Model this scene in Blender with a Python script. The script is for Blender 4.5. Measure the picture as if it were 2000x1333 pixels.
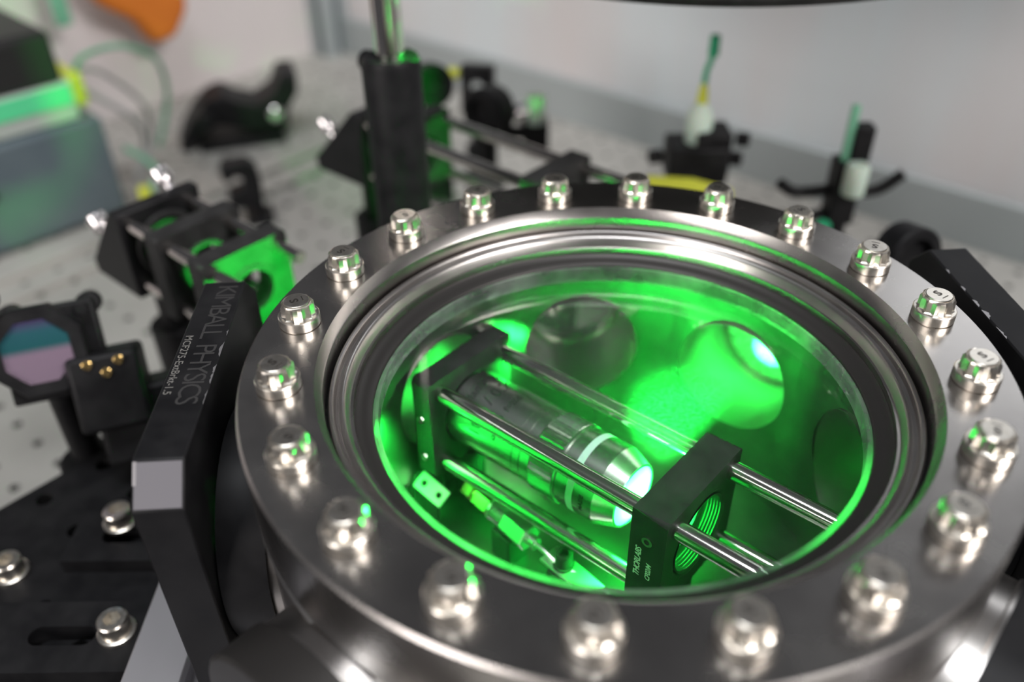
import bpy, math, random
from mathutils import Vector, Matrix

# ------------------------------------------------------------------ clear
for o in list(bpy.data.objects):
    bpy.data.objects.remove(o, do_unlink=True)
scene = bpy.context.scene
COL = scene.collection
random.seed(7)
PI = math.pi
ZOFF = 200.0            # flange top sits 200 mm above the optical table (table top = world z 0)

def mm(v):              # chamber millimetres (flange top z = 0) -> world metres
    return Vector((v[0], v[1], v[2] + ZOFF)) * 0.001

# ------------------------------------------------------------------ camera
cam_d = bpy.data.cameras.new('camera')
cam = bpy.data.objects.new('camera', cam_d)
COL.objects.link(cam)
cr = Vector((0.99991796, -0.00762864, -0.01028998))
cu = Vector((0.01280936, 0.59550269, 0.80325119))
cf = Vector((0.0, 0.80331709, -0.59555155))
M = Matrix((cr, cu, -cf)).transposed().to_4x4()
M.translation = mm((-29.339, -187.094, 142.09))
cam.matrix_world = M
cam_d.sensor_width = 36.0
cam_d.lens = 36.0 * 1698.93 / 2000.0
cam_d.clip_start = 0.01
cam_d.clip_end = 50
cam_d.dof.use_dof = True
cam_d.dof.focus_distance = 0.246
cam_d.dof.aperture_fstop = 5.2
scene.camera = cam

# ------------------------------------------------------------------ world + assumed window and ceiling lamps, one added fill
w = bpy.data.worlds.new('world'); scene.world = w
w.use_nodes = True
w.node_tree.nodes['Background'].inputs[0].default_value = (0.93, 0.94, 1.0, 1)
w.node_tree.nodes['Background'].inputs[1].default_value = 0.07

def area(name, loc, target, sx, sy, power, color):
    l = bpy.data.lights.new(name, 'AREA'); l.shape = 'RECTANGLE'
    l.size = sx; l.size_y = sy; l.energy = power; l.color = color
    o = bpy.data.objects.new(name, l); COL.objects.link(o)
    o.location = loc
    o.rotation_euler = (Vector(target) - Vector(loc)).to_track_quat('-Z', 'Y').to_euler()
    return o
area('assumed_window_light', (-2.3, -2.5, 1.35), (0, 0, 0.2), 1.5, 1.2, 66, (1.0, 0.93, 0.90))  # no window in view; soft lamp assumed behind-left of the camera from rod highlights
area('added_ceiling_and_fill_light', (-0.25, -0.35, 2.5), (-0.2, 0.1, 0.0), 1.3, 0.35, 32, (0.95, 0.97, 1.0))  # unseen overhead lamp, added to light the table and panels
area('added_ceiling_and_fill_light', (2.0, -1.6, 2.1), (-0.3, 0.5, 0.0), 1.3, 0.5, 78, (1.0, 0.95, 0.93))  # fill lamp added from the right to lighten the left panel
area('added_ceiling_and_fill_light', (1.75, 2.2, 1.85), (0.0, 0.0, 0.2), 1.1, 0.4, 4.5, (0.95, 0.97, 1.0))  # unseen lamp at back right, assumed from the bright right-hand bolt tops

scene.view_settings.view_transform = 'Standard'
scene.view_settings.look = 'None'
scene.view_settings.gamma = 1.0
scene.view_settings.use_curve_mapping = False
scene.view_settings.exposure = 0.0

GREEN = (0.012, 1.0, 0.07)
def point_lamp(name, p, power, radius, color=GREEN):
    l = bpy.data.lights.new(name, 'POINT'); l.energy = power; l.color = color
    l.shadow_soft_size = radius
    o = bpy.data.objects.new(name, l); COL.objects.link(o); o.location = mm(p)
    return o
def spot_lamp(name, p, target, power, angle, blend, radius, color=GREEN):
    l = bpy.data.lights.new(name, 'SPOT'); l.energy = power; l.color = color
    l.spot_size = math.radians(angle); l.spot_blend = blend; l.shadow_soft_size = radius
    o = bpy.data.objects.new(name, l); COL.objects.link(o); o.location = mm(p)
    o.rotation_euler = (mm(target) - mm(p)).to_track_quat('-Z', 'Y').to_euler()
    return o

# frame of the beam axis: s along the cage (towards the camera's right), n across it
AX = math.radians(-41.0)
UV = Vector((math.cos(AX), math.sin(AX), 0)); NV = Vector((-UV.y, UV.x, 0)); ZV = Vector((0, 0, 1))
def W(s, n, h):
    return UV * s + NV * n + ZV * h
AXZ = -57.0             # beam height

# laser light: scattered at the objective tip, behind it, and where beams cross the ports; plus added post-edge spots
point_lamp('laser_scatter_tip_light', W(12.0, 5, AXZ), 1.2, 0.0035)
spot_lamp('laser_scatter_back_light', W(-56, -31, -40), (-74, 13, -52), 3.2, 108, 0.6, 0.003)
spot_lamp('laser_scatter_back_light', W(-56, -31, -68), (-74, 13, -68), 2.4, 108, 0.6, 0.003)
spot_lamp('laser_scatter_back_light', W(-55, 34, -46), W(-70, 27, -52), 1.2, 100, 0.6, 0.003)
spot_lamp('laser_scatter_mid_light', W(14, 38, -40), W(-12, 4, -62), 3.0, 80, 0.6, 0.003)
spot_lamp('laser_backbeam_light', W(-76, 2, AXZ), W(-220, 0, AXZ - 3), 9.0, 34, 0.5, 0.003)
spot_lamp('laser_port_light', (36, 39, -46), (70.6, 80.4, -61.5), 42.0, 13, 0.3, 0.002)
spot_lamp('laser_upward_light', (12, -6, -50), (21, -8, -15), 10.0, 66, 0.3, 0.002)
spot_lamp('post_edge_fill_light', (22, 190, 44), (-79, 178, 27), 5.0, 12, 0.3, 0.002)  # added green spots that light the edge of the tall post
spot_lamp('post_edge_fill_light', (22, 190, 44), (-79, 178, 46), 2.5, 7, 0.3, 0.002)
spot_lamp('laser_crossbeam_light', (-5.8, 111, AXZ), (-38, 226, -66), 2.6, 44, 0.5, 0.003)

# ------------------------------------------------------------------ materials
MATS = {}
def principled(name, base, metallic=0.0, rough=0.5, spec=0.5, **kw):
    m = bpy.data.materials.new(name); m.use_nodes = True
    nt = m.node_tree; b = nt.nodes['Principled BSDF']
    b.inputs['Base Color'].default_value = (*base, 1)
    b.inputs['Metallic'].default_value = metallic
    b.inputs['Roughness'].default_value = rough
    b.inputs['Specular IOR Level'].default_value = spec
    for k, v in kw.items():
        b.inputs[k.replace('_', ' ')].default_value = v
    MATS[name] = m
    return m
def add_noise(m, c0, c1, scale=40.0, stretch=(1, 1, 1), detail=4.0, lo=0.35, hi=0.65, bump=0.0, rough=None, coord='Object'):
    nt = m.node_tree; b = nt.nodes['Principled BSDF']
    tc = nt.nodes.new('ShaderNodeTexCoord'); mp = nt.nodes.new('ShaderNodeMapping')
    mp.inputs['Scale'].default_value = stretch
    nz = nt.nodes.new('ShaderNodeTexNoise'); nz.inputs['Scale'].default_value = scale
    nz.inputs['Detail'].default_value = detail
    rp = nt.nodes.new('ShaderNodeValToRGB')
    rp.color_ramp.elements[0].position = lo; rp.color_ramp.elements[1].position = hi
    rp.color_ramp.elements[0].color = (*c0, 1); rp.color_ramp.elements[1].color = (*c1, 1)
    L = nt.links
    L.new(tc.outputs[coord], mp.inputs['Vector']); L.new(mp.outputs[0], nz.inputs['Vector'])
    L.new(nz.outputs['Fac'], rp.inputs[0]); L.new(rp.outputs[0], b.inputs['Base Color'])
    if bump:
        bp = nt.nodes.new('ShaderNodeBump'); bp.inputs['Strength'].default_value = bump
        bp.inputs['Distance'].default_value = 0.0002
        L.new(nz.outputs['Fac'], bp.inputs['Height']); L.new(bp.outputs[0], b.inputs['Normal'])
    if rough:
        mr = nt.nodes.new('ShaderNodeMapRange')
        mr.inputs['To Min'].default_value = rough[0]; mr.inputs['To Max'].default_value = rough[1]
        L.new(nz.outputs['Fac'], mr.inputs[0]); L.new(mr.outputs[0], b.inputs['Roughness'])
    return m

m = principled('turned_steel', (0.46, 0.44, 0.42), 1.0, 0.26)
add_noise(m, (0.42, 0.40, 0.385), (0.50, 0.48, 0.46), 60, rough=(0.22, 0.31))
nt = m.node_tree; b = nt.nodes['Principled BSDF']; b.inputs['Anisotropic'].default_value = 0.4
tg = nt.nodes.new('ShaderNodeTangent'); tg.direction_type = 'RADIAL'; tg.axis = 'Z'
nt.links.new(tg.outputs[0], b.inputs['Tangent'])
m = principled('satin_steel', (0.55, 0.52, 0.50), 1.0, 0.30)
add_noise(m, (0.50, 0.475, 0.46), (0.60, 0.575, 0.55), 50, rough=(0.25, 0.36))
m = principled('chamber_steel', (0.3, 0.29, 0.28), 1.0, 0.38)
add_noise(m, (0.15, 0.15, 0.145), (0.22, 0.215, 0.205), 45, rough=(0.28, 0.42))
m = principled('bolt_steel', (0.80, 0.75, 0.67), 1.0, 0.3)
add_noise(m, (0.74, 0.69, 0.61), (0.86, 0.82, 0.75), 500, rough=(0.24, 0.36))
principled('bolt_stamp', (0.16, 0.145, 0.13), 1.0, 0.45)
principled('polished_steel', (0.74, 0.70, 0.67), 1.0, 0.14)
principled('chrome_knob', (0.85, 0.82, 0.82), 1.0, 0.22)
m = principled('black_anodized', (0.009, 0.009, 0.010), 0.0, 0.5, 0.22)
add_noise(m, (0.006, 0.006, 0.007), (0.013, 0.013, 0.014), 90, rough=(0.42, 0.58))
m = principled('black_anodized_matte', (0.022, 0.022, 0.022), 0.0, 0.65, 0.3)
add_noise(m, (0.016, 0.016, 0.016), (0.028, 0.028, 0.028), 140, rough=(0.55, 0.7))
principled('worn_edge', (0.38, 0.37, 0.38), 0.7, 0.4)
principled('engraving', (0.032, 0.031, 0.031), 0.0, 0.6)
principled('engraving_bright', (0.16, 0.155, 0.145), 0.0, 0.6)
principled('print_white', (0.8, 0.8, 0.8), 0.0, 0.6)
principled('print_black', (0.01, 0.01, 0.01), 0.0, 0.6)
m = principled('groove_black', (0.015, 0.015, 0.015), 0.4, 0.4)
m = principled('seal_dark', (0.05, 0.047, 0.045), 0.6, 0.42)
principled('objective_metal', (0.42, 0.42, 0.41), 1.0, 0.27)
principled('objective_tip_metal', (0.82, 0.82, 0.80), 1.0, 0.25)
principled('lens_front', (0.85, 0.85, 0.85), 0.0, 0.35)
principled('stripe_paint', (0.62, 0.80, 0.80), 0.0, 0.5)
principled('brass', (0.85, 0.60, 0.25), 1.0, 0.22)
principled('bright_tin', (0.8, 0.8, 0.78), 1.0, 0.35)
m = principled('extrusion_alu', (0.52, 0.51, 0.53), 0.85, 0.5)
add_noise(m, (0.48, 0.47, 0.49), (0.56, 0.55, 0.57), 30, stretch=(1, 0.1, 1))
m = principled('table_steel', (0.42, 0.405, 0.38), 0.25, 0.55)
add_noise(m, (0.37, 0.36, 0.335), (0.46, 0.45, 0.42), 14, rough=(0.45, 0.65), bump=0.15)
principled('table_hole', (0.20, 0.20, 0.19), 0.3, 0.6)
m = principled('panel_right', (0.6, 0.58, 0.58), 0.0, 0.45)
add_noise(m, (0.62, 0.565, 0.555), (0.60, 0.645, 0.66), 5.0, stretch=(1.6, 1.6, 0.22), detail=3, lo=0.38, hi=0.62)
m = principled('panel_left', (0.6, 0.56, 0.56), 0.0, 0.5)
add_noise(m, (0.60, 0.555, 0.55), (0.64, 0.60, 0.595), 3.0)
principled('panel_trim', (0.33, 0.36, 0.36), 0.0, 0.5)
principled('panel_corner', (0.36, 0.40, 0.41), 0.3, 0.5)
m = principled('blue_grey_paint', (0.10, 0.135, 0.155), 0.0, 0.5)
add_noise(m, (0.085, 0.115, 0.135), (0.115, 0.15, 0.165), 12)
principled('device_white', (0.45, 0.5, 0.46), 0.0, 0.5)
principled('device_green', (0.10, 0.70, 0.32), 0.0, 0.5)
principled('device_black', (0.012, 0.012, 0.012), 0.0, 0.5)
principled('cable_grey', (0.32, 0.33, 0.32), 0.0, 0.5)
principled('cable_green', (0.16, 0.42, 0.27), 0.0, 0.5)
principled('cable_yellow', (0.62, 0.66, 0.05), 0.0, 0.45)
m = principled('orange_plastic', (0.62, 0.17, 0.012), 0.0, 0.5)
add_noise(m, (0.55, 0.14, 0.01), (0.68, 0.20, 0.015), 10)
principled('frosted_plastic', (0.60, 0.72, 0.62), 0.0, 0.45, Subsurface_Weight=0.2)  # white plastic tinted green for the laser light in it
principled('fibre_glow_green', (0.03, 0.42, 0.20), 0.0, 0.45)  # green of the leaking laser light put into the base colour
principled('rubber_black', (0.02, 0.02, 0.02), 0.0, 0.7, 0.3)

# clear glass: transmits straight through, Fresnel sheen, a little dust that scatters light
def glass_mat(name, tint, dust, sheen=1.0, grain=900.0, back=0.15):
    m = bpy.data.materials.new(name); m.use_nodes = True
    nt = m.node_tree; nt.nodes.clear(); L = nt.links
    out = nt.nodes.new('ShaderNodeOutputMaterial')
    tr = nt.nodes.new('ShaderNodeBsdfTransparent'); tr.inputs[0].default_value = (*tint, 1)
    gl = nt.nodes.new('ShaderNodeBsdfGlossy'); gl.inputs['Roughness'].default_value = 0.02
    fr = nt.nodes.new('ShaderNodeFresnel'); fr.inputs[0].default_value = 1.28
    ml = nt.nodes.new('ShaderNodeMath'); ml.operation = 'MULTIPLY'; ml.inputs[1].default_value = sheen
    L.new(fr.outputs[0], ml.inputs[0])
    m1 = nt.nodes.new('ShaderNodeMixShader')
    L.new(ml.outputs[0], m1.inputs[0]); L.new(tr.outputs[0], m1.inputs[1]); L.new(gl.outputs[0], m1.inputs[2])
    tl = nt.nodes.new('ShaderNodeBsdfTranslucent'); tl.inputs[0].default_value = (0.9, 0.9, 0.9, 1)
    tc = nt.nodes.new('ShaderNodeTexCoord'); nz = nt.nodes.new('ShaderNodeTexNoise')
    nz.inputs['Scale'].default_value = grain; nz.inputs['Detail'].default_value = 3
    L.new(tc.outputs['Object'], nz.inputs['Vector'])
    mr = nt.nodes.new('ShaderNodeMapRange'); mr.inputs['From Min'].default_value = 0.3; mr.inputs['From Max'].default_value = 0.75
    mr.inputs['To Min'].default_value = dust * 0.25; mr.inputs['To Max'].default_value = dust * 1.9
    L.new(nz.outputs['Fac'], mr.inputs[0])
    df = nt.nodes.new('ShaderNodeBsdfDiffuse'); df.inputs[0].default_value = (0.9, 0.9, 0.9, 1)
    m3 = nt.nodes.new('ShaderNodeMixShader'); m3.inputs[0].default_value = back
    L.new(tl.outputs[0], m3.inputs[1]); L.new(df.outputs[0], m3.inputs[2])
    m2 = nt.nodes.new('ShaderNodeMixShader')
    L.new(mr.outputs[0], m2.inputs[0]); L.new(m1.outputs[0], m2.inputs[1]); L.new(m3.outputs[0], m2.inputs[2])
    L.new(m2.outputs[0], out.inputs['Surface'])
    MATS[name] = m
    return m
glass_mat('viewport_glass', (0.97, 0.985, 0.975), 0.006, 0.13)
glass_mat('port_glass', (0.90, 0.93, 0.91), 0.16, 0.6, 900.0, 0.6)
glass_mat('port_glass_frosted', (0.45, 0.5, 0.47), 0.5, 0.5, 900.0, 0.7)
glass_mat('glass_edge', (0.75, 0.85, 0.8), 0.3, 1.0, 60.0)

# dichroic mirror: teal and pink reflections of the coating painted as zones
m = principled('dichroic_mirror', (0.6, 0.3, 0.6), 0.75, 0.16)
nt = m.node_tree; b = nt.nodes['Principled BSDF']
tc = nt.nodes.new('ShaderNodeTexCoord'); sp = nt.nodes.new('ShaderNodeSeparateXYZ')
rp = nt.nodes.new('ShaderNodeValToRGB'); e = rp.color_ramp.elements
e[0].position = 0.0; e[0].color = (0.62, 0.46, 0.60, 1); e[1].position = 0.98; e[1].color = (0.25, 0.16, 0.42, 1)
for p_, c_ in ((0.50, (0.66, 0.48, 0.64, 1)), (0.60, (0.06, 0.28, 0.31, 1)), (0.80, (0.08, 0.30, 0.36, 1))):
    k = e.new(p_); k.color = c_
nt.links.new(tc.outputs['Generated'], sp.inputs[0]); nt.links.new(sp.outputs[2], rp.inputs[0])
nt.links.new(rp.outputs[0], b.inputs['Base Color'])

# ------------------------------------------------------------------ mesh builder (millimetres, world orientation)
def frame(origin, zdir, xhint=None):
    z = Vector(zdir).normalized()
    x = Vector(xhint) if xhint is not None else (Vector((0, 0, 1)) if abs(z.z) < 0.9 else Vector((1, 0, 0)))
    x = (x - z * x.dot(z)).normalized(); y = z.cross(x)
    m = Matrix((x, y, z)).transposed().to_4x4(); m.translation = Vector(origin)
    return m

class MB:
    def __init__(self):
        self.v = []; self.f = []; self.mi = []
    def add(self, verts, faces, mi=0):
        o = len(self.v); self.v += [Vector(p) for p in verts]
        self.f += [tuple(i + o for i in f) for f in faces]; self.mi += [mi] * len(faces)
        return self
    def box(self, c, size, F=None, mi=0):
        x, y, z = size[0] / 2, size[1] / 2, size[2] / 2
        F = F or Matrix.Identity(4); c = Vector(c)
        vs = [F @ (c + Vector((sx * x, sy * y, sz * z))) for sx in (-1, 1) for sy in (-1, 1) for sz in (-1, 1)]
        return self.add(vs, [(0, 1, 3, 2), (4, 6, 7, 5), (0, 4, 5, 1), (2, 3, 7, 6), (0, 2, 6, 4), (1, 5, 7, 3)], mi)
    def lathe(self, prof, seg=64, F=None, mi=0, closed=False, a0=0.0):
        F = F or Matrix.Identity(4)
        vs = []; rings = []
        for r, z in prof:
            if r < 1e-6:
                rings.append([len(vs)] * seg); vs.append(F @ Vector((0, 0, z)))
            else:
                rings.append(list(range(len(vs), len(vs) + seg)))
                for i in range(seg):
                    a = a0 + 2 * PI * i / seg
                    vs.append(F @ Vector((r * math.cos(a), r * math.sin(a), z)))
        fs = []; n = len(prof)
        for k in range(n if closed else n - 1):
            A = rings[k]; B = rings[(k + 1) % n]
            for i in range(seg):
                j = (i + 1) % seg
                q = [A[i], A[j], B[j], B[i]]
                q2 = []
                for t in q:
                    if t not in q2: q2.append(t)
                if len(q2) >= 3: fs.append(tuple(q2))
        return self.add(vs, fs, mi)
    def cyl(self, p0, p1, r, seg=32, mi=0, r1=None, bev=0.0):
        p0 = Vector(p0); p1 = Vector(p1); L = (p1 - p0).length
        r1 = r if r1 is None else r1
        if bev:
            pr = [(0, 0), (r - bev, 0), (r, bev), (r1, L - bev), (r1 - bev, L), (0, L)]
        else:
            pr = [(0, 0), (r, 0), (r1, L), (0, L)]
        return self.lathe(pr, seg, frame(p0, p1 - p0), mi)
    def prism(self, poly, h, F=None, mi=0):      # poly in xy of F, from z=0 to z=h
        F = F or Matrix.Identity(4); n = len(poly)
        vs = [F @ Vector((x, y, 0)) for x, y in poly] + [F @ Vector((x, y, h)) for x, y in poly]
        fs = [tuple(reversed(range(n))), tuple(range(n, 2 * n))]
        fs += [(i, (i + 1) % n, n + (i + 1) % n, n + i) for i in range(n)]
        return self.add(vs, fs, mi)
    def holed(self, rect, c, r, fn, seg=32, mi=0, flip=False):   # rectangle with a round hole mapped through fn(u, v)
        u0, u1, v0, v1 = rect
        angs = [2 * PI * i / seg for i in range(seg)]
        for cu_, cv_ in ((u0, v0), (u1, v0), (u1, v1), (u0, v1)):
            angs.append(math.atan2(cv_ - c[1], cu_ - c[0]) % (2 * PI))
        angs = sorted(set(round(a, 9) for a in angs))
        inner = []; outer = []
        for a in angs:
            dx, dy = math.cos(a), math.sin(a)
            t = 1e9
            if dx > 1e-9: t = min(t, (u1 - c[0]) / dx)
            if dx < -1e-9: t = min(t, (u0 - c[0]) / dx)
            if dy > 1e-9: t = min(t, (v1 - c[1]) / dy)
            if dy < -1e-9: t = min(t, (v0 - c[1]) / dy)
            inner.append(fn(c[0] + r * dx, c[1] + r * dy)); outer.append(fn(c[0] + t * dx, c[1] + t * dy))
        n = len(angs)
        fs = []
        for i in range(n):
            j = (i + 1) % n
            q = (i, n + i, n + j, j)
            fs.append(tuple(reversed(q)) if flip else q)
        return self.add(inner + outer, fs, mi)
    def tube(self, pts, r, seg=10, mi=0):
        pts = [Vector(p) for p in pts]; vs = []; fs = []
        for i, p in enumerate(pts):
            d = (pts[min(i + 1, len(pts) - 1)] - pts[max(i - 1, 0)]).normalized()
            x = d.cross(Vector((0.13, 0.29, 0.95))).normalized(); y = d.cross(x)
            for k in range(seg):
                a = 2 * PI * k / seg
                vs.append(p + x * (r * math.cos(a)) + y * (r * math.sin(a)))
        for i in range(len(pts) - 1):
            for k in range(seg):
                k2 = (k + 1) % seg
                fs.append((i * seg + k, i * seg + k2, (i + 1) * seg + k2, (i + 1) * seg + k))
        n = len(pts) - 1
        fs.append(tuple(reversed(range(seg)))); fs.append(tuple(range(n * seg, n * seg + seg)))
        return self.add(vs, fs, mi)

def smooth_path(pts, n=12):
    pts = [Vector(p) for p in pts]; out = []
    P = [pts[0] * 2 - pts[1]] + pts + [pts[-1] * 2 - pts[-2]]
    for i in range(1, len(P) - 2):
        for k in range(n):
            t = k / n
            a, b_, c, d = P[i - 1], P[i], P[i + 1], P[i + 2]
            out.append(0.5 * ((2 * b_) + (c - a) * t + (2 * a - 5 * b_ + 4 * c - d) * t * t + (3 * b_ - a - 3 * c + d) * t ** 3))
    out.append(pts[-1]); return out

def link(name, me, parent):
    o = bpy.data.objects.new(name, me); COL.objects.link(o)
    if parent is not None: o.parent = parent
    return o
def world_of(o):
    m = Matrix.Identity(4)
    while o is not None:
        m = o.matrix_basis @ m; o = o.parent
    return m
def build(mb, name, mats, parent=None, local=False, bevel=0.0, angle=34, origin=None):
    me = bpy.data.meshes.new(name)
    if local:
        vs = [v * 0.001 for v in mb.v]; base = None
    else:
        if parent is not None:
            inv = world_of(parent).inverted()
        else:
            origin = origin if origin is not None else sum(mb.v, Vector()) / len(mb.v)
            inv = Matrix.Translation(mm(origin)).inverted()
        vs = [inv @ mm(v) for v in mb.v]
    me.from_pydata([tuple(v) for v in vs], [], mb.f)
    mats = mats if isinstance(mats, (list, tuple)) else [mats]
    for k in mats: me.materials.append(MATS[k])
    me.polygons.foreach_set('material_index', mb.mi)
    me.polygons.foreach_set('use_smooth', [True] * len(me.polygons))
    me.update()
    import bmesh
    bm = bmesh.new(); bm.from_mesh(me)
    bmesh.ops.remove_doubles(bm, verts=bm.verts, dist=1e-7)
    bmesh.ops.recalc_face_normals(bm, faces=bm.faces)
    bm.to_mesh(me); bm.free()
    me.set_sharp_from_angle(angle=math.radians(angle))
    o = link(name, me, parent)
    if parent is None and not local: o.location = mm(origin)
    if bevel:
        bv = o.modifiers.new('bevel', 'BEVEL'); bv.width = bevel * 0.001; bv.segments = 2
        bv.limit_method = 'ANGLE'; bv.angle_limit = math.radians(40)
    return o
def tag(o, label, cat, group=None, kind=None):
    o['label'] = label; o['category'] = cat
    if group: o['group'] = group
    if kind: o['kind'] = kind
    return o
def thing(name, label, cat, p, group=None):
    o = bpy.data.objects.new(name, None); COL.objects.link(o)
    o.empty_display_size = 0.01; o.location = mm(p)
    return tag(o, label, cat, group)
def text_mb(s, size, mapfn, depth=0.06, bold=0.0, shear=0.0, spacing=1.0):
    cu_ = bpy.data.curves.new('lettering', 'FONT'); cu_.body = s; cu_.size = size
    cu_.offset = bold; cu_.shear = shear; cu_.space_character = spacing; cu_.resolution_u = 3
    cu_.align_x = 'CENTER'; cu_.align_y = 'CENTER'
    o = bpy.data.objects.new('lettering', cu_); COL.objects.link(o)
    dg = bpy.context.evaluated_depsgraph_get()
    me = bpy.data.meshes.new_from_object(o.evaluated_get(dg))
    mb = MB()
    mb.add([mapfn(v.co.x, v.co.y, depth) for v in me.vertices], [tuple(p.vertices) for p in me.polygons])
    bpy.data.objects.remove(o, do_unlink=True); bpy.data.meshes.remove(me)
    return mb

# =================================================================== THE SETTING
# optical table with a 25 mm grid of tapped holes
TZ = -200.0
def clip_x(poly, xmax):
    out = []
    for i in range(len(poly)):
        a, b_ = poly[i], poly[(i + 1) % len(poly)]
        if a.x <= xmax: out.append(a)
        if (a.x - xmax) * (b_.x - xmax) < 0: out.append(a.lerp(b_, (xmax - a.x) / (b_.x - a.x)))
    return out
def hole_plate(s0, s1, n0, n1, pitch, hr, top, thick, so, no, seg=10, depth=7.0, xmax=1e9):
    mb = MB()
    i0 = math.floor((s0 - so) / pitch); i1 = math.ceil((s1 - so) / pitch)
    j0 = math.floor((n0 - no) / pitch); j1 = math.ceil((n1 - no) / pitch)
    fn = lambda u, v: W(u, v, top)
    for i in range(i0, i1):
        for j in range(j0, j1):
            a0 = max(so + i * pitch, s0); a1 = min(so + (i + 1) * pitch, s1)
            b0 = max(no + j * pitch, n0); b1 = min(no + (j + 1) * pitch, n1)
            c = (so + (i + 0.5) * pitch, no + (j + 0.5) * pitch)
            if a1 - a0 < 1e-6 or b1 - b0 < 1e-6: continue
            cell = [W(a0, b0, top), W(a1, b0, top), W(a1, b1, top), W(a0, b1, top)]
            if all(p.x > xmax for p in cell): continue
            if any(p.x > xmax for p in cell):
                cp = clip_x(cell, xmax)
                if len(cp) > 2: mb.add(cp, [tuple(range(len(cp)))])
                continue
            if a0 < c[0] - hr - 1 and a1 > c[0] + hr + 1 and b0 < c[1] - hr - 1 and b1 > c[1] + hr + 1:
                mb.holed((a0, a1, b0, b1), c, hr, fn, seg)
                ring = [W(c[0] + hr * math.cos(2 * PI * k / seg), c[1] + hr * math.sin(2 * PI * k / seg), top) for k in range(seg)]
                low = [p - ZV * depth for p in ring]
                mb.add(ring + low, [(k, (k + 1) % seg, seg + (k + 1) % seg, seg + k) for k in range(seg)] + [tuple(range(seg, 2 * seg))], 1)
            else:
                mb.add([W(a0, b0, top), W(a1, b0, top), W(a1, b1, top), W(a0, b1, top)], [(0, 1, 2, 3)])
    t0, t1 = top, top - thick
    c = clip_x([W(s0, n0, t0), W(s1, n0, t0), W(s1, n1, t0), W(s0, n1, t0)], xmax)
    n = len(c)
    mb.add(c + [p - ZV * thick for p in c], [(i, (i + 1) % n, n + (i + 1) % n, n + i) for i in range(n)] + [tuple(range(n, 2 * n))])
    return mb
mb = hole_plate(-763.5, 420, -420, 509.5, 25, 3.0, TZ, 60, -764 + 4, 510 - 9, seg=8)
o = build(mb, 'optical_table', ['table_steel', 'table_hole'], angle=30)
tag(o, 'grey steel optical table with a grid of threaded holes', 'table')

for i_, (sa, sb, lab) in enumerate(((-558, -532, 'flat grey steel rail on the table nearest the left panel'), (-512, -499, 'narrow grey steel rail on the table nearer the lens cage'))):
    mb = MB(); mb.box((0, 0, 0), (sb - sa, 800, 5), frame(W((sa + sb) / 2, 60, TZ + 2.6), ZV, UV))
    tag(build(mb, 'table_rail', 'table_steel', bevel=0.6), lab, 'rail')
# panels of the enclosure around the table
def panel(name, a, b, z0, z1, thick, mat, label):
    mb = MB(); a = Vector(a); b = Vector(b); d = (b - a); L = d.length; d.normalize()
    F = frame(a + ZV * z0, ZV, d)
    mb.box((L / 2, -thick / 2, (z1 - z0) / 2), (L, thick, z1 - z0), F)
    o = build(mb, name, mat); o['kind'] = 'structure'; o['label'] = label
    return o
pb = panel('wall_back', W(430, 510, 0), W(-764, 510, 0), TZ, 130, 6, 'panel_right', 'pale streaked enclosure panel behind the optics')
pl = panel('wall_left', W(-764, 510, 0), W(-764, -430, 0), TZ, 130, 6, 'panel_left', 'pale pinkish enclosure panel on the left')
def strip(name, a, b, w_, h_, mat, label):
    mb = MB(); a = Vector(a); b = Vector(b); d = b - a; L = d.length
    F = frame(a, ZV, d)
    mb.box((L / 2, w_ / 2, h_ / 2), (L, w_, h_), F)
    o = build(mb, name, mat, bevel=0.8); o['kind'] = 'structure'; o['label'] = label
    return o
strip('trim_1', W(-735, 501, TZ), W(418, 501, TZ), 8, 42, 'panel_trim', 'grey-green strip along the foot of the back panel')
# aluminium corner profile with slots
mb = MB()
Fc = frame(W(-764, 510, TZ), ZV, UV)
prof = [(0, 0), (0, -34), (12, -34), (12, -30), (10, -30), (10, -24), (24, -24), (24, -30), (22, -30), (22, -34), (34, -34),
        (34, -22), (30, -22), (30, -24), (24, -24), (24, -10), (30, -10), (30, -12), (34, -12), (34, 0)]
mb.prism([(x, y) for x, y in prof], 330, Fc)
o = build(mb, 'trim_2', 'panel_corner'); o['kind'] = 'structure'; o['label'] = 'grey slotted corner post between the two panels'
# seam post on the right part of the back panel
strip('trim_3', W(300, 504.5, TZ), W(318, 504.5, TZ), 5, 330, 'panel_right', 'slim vertical seam strip on the back panel')

# =================================================================== VIEWPORT
TH0 = math.radians(170.656)
vp = thing('viewport', 'round steel viewport flange with ring of bolts and big glass window', 'viewport', (0, 0, -22))
mb = MB()
mb.lathe([(72.9, -22.4), (101.2, -22.4), (101.2, -0.7), (100.5, 0), (81.7, 0), (80.3, -3.0), (80.0, -3.4), (80.0, -11.2), (72.9, -11.2)], 192, closed=True)
build(mb, 'flange_ring', 'turned_steel', vp, angle=20)
mb = MB()
mb.lathe([(79.95, -11.3), (79.95, -10.4), (79.1, -10.4), (79.1, -11.3)], 192, closed=True)
build(mb, 'groove', 'groove_black', vp)
mb = MB()
mb.lathe([(79.05, -11.2), (79.05, -7.9), (78.8, -7.45), (78.3, -7.3), (77.9, -7.5), (77.6, -8.2), (77.2, -9.2), (76.4, -9.4), (75.9, -8.6), (75.5, -8.0), (75.2, -8.1),
          (74.6, -9.0), (73.9, -10.6), (73.3, -12.0), (72.9, -13.2), (72.9, -17), (74, -17), (79.0, -13)], 192, closed=True)
build(mb, 'weld_lip', 'satin_steel', vp, angle=50)
mb = MB()
mb.lathe([(72.88, -13.2), (72.3, -13.9), (70.4, -14.5), (68.6, -15.0), (68.2, -15.4), (68.2, -20.5), (72.88, -22.3)], 192, closed=True)
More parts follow.
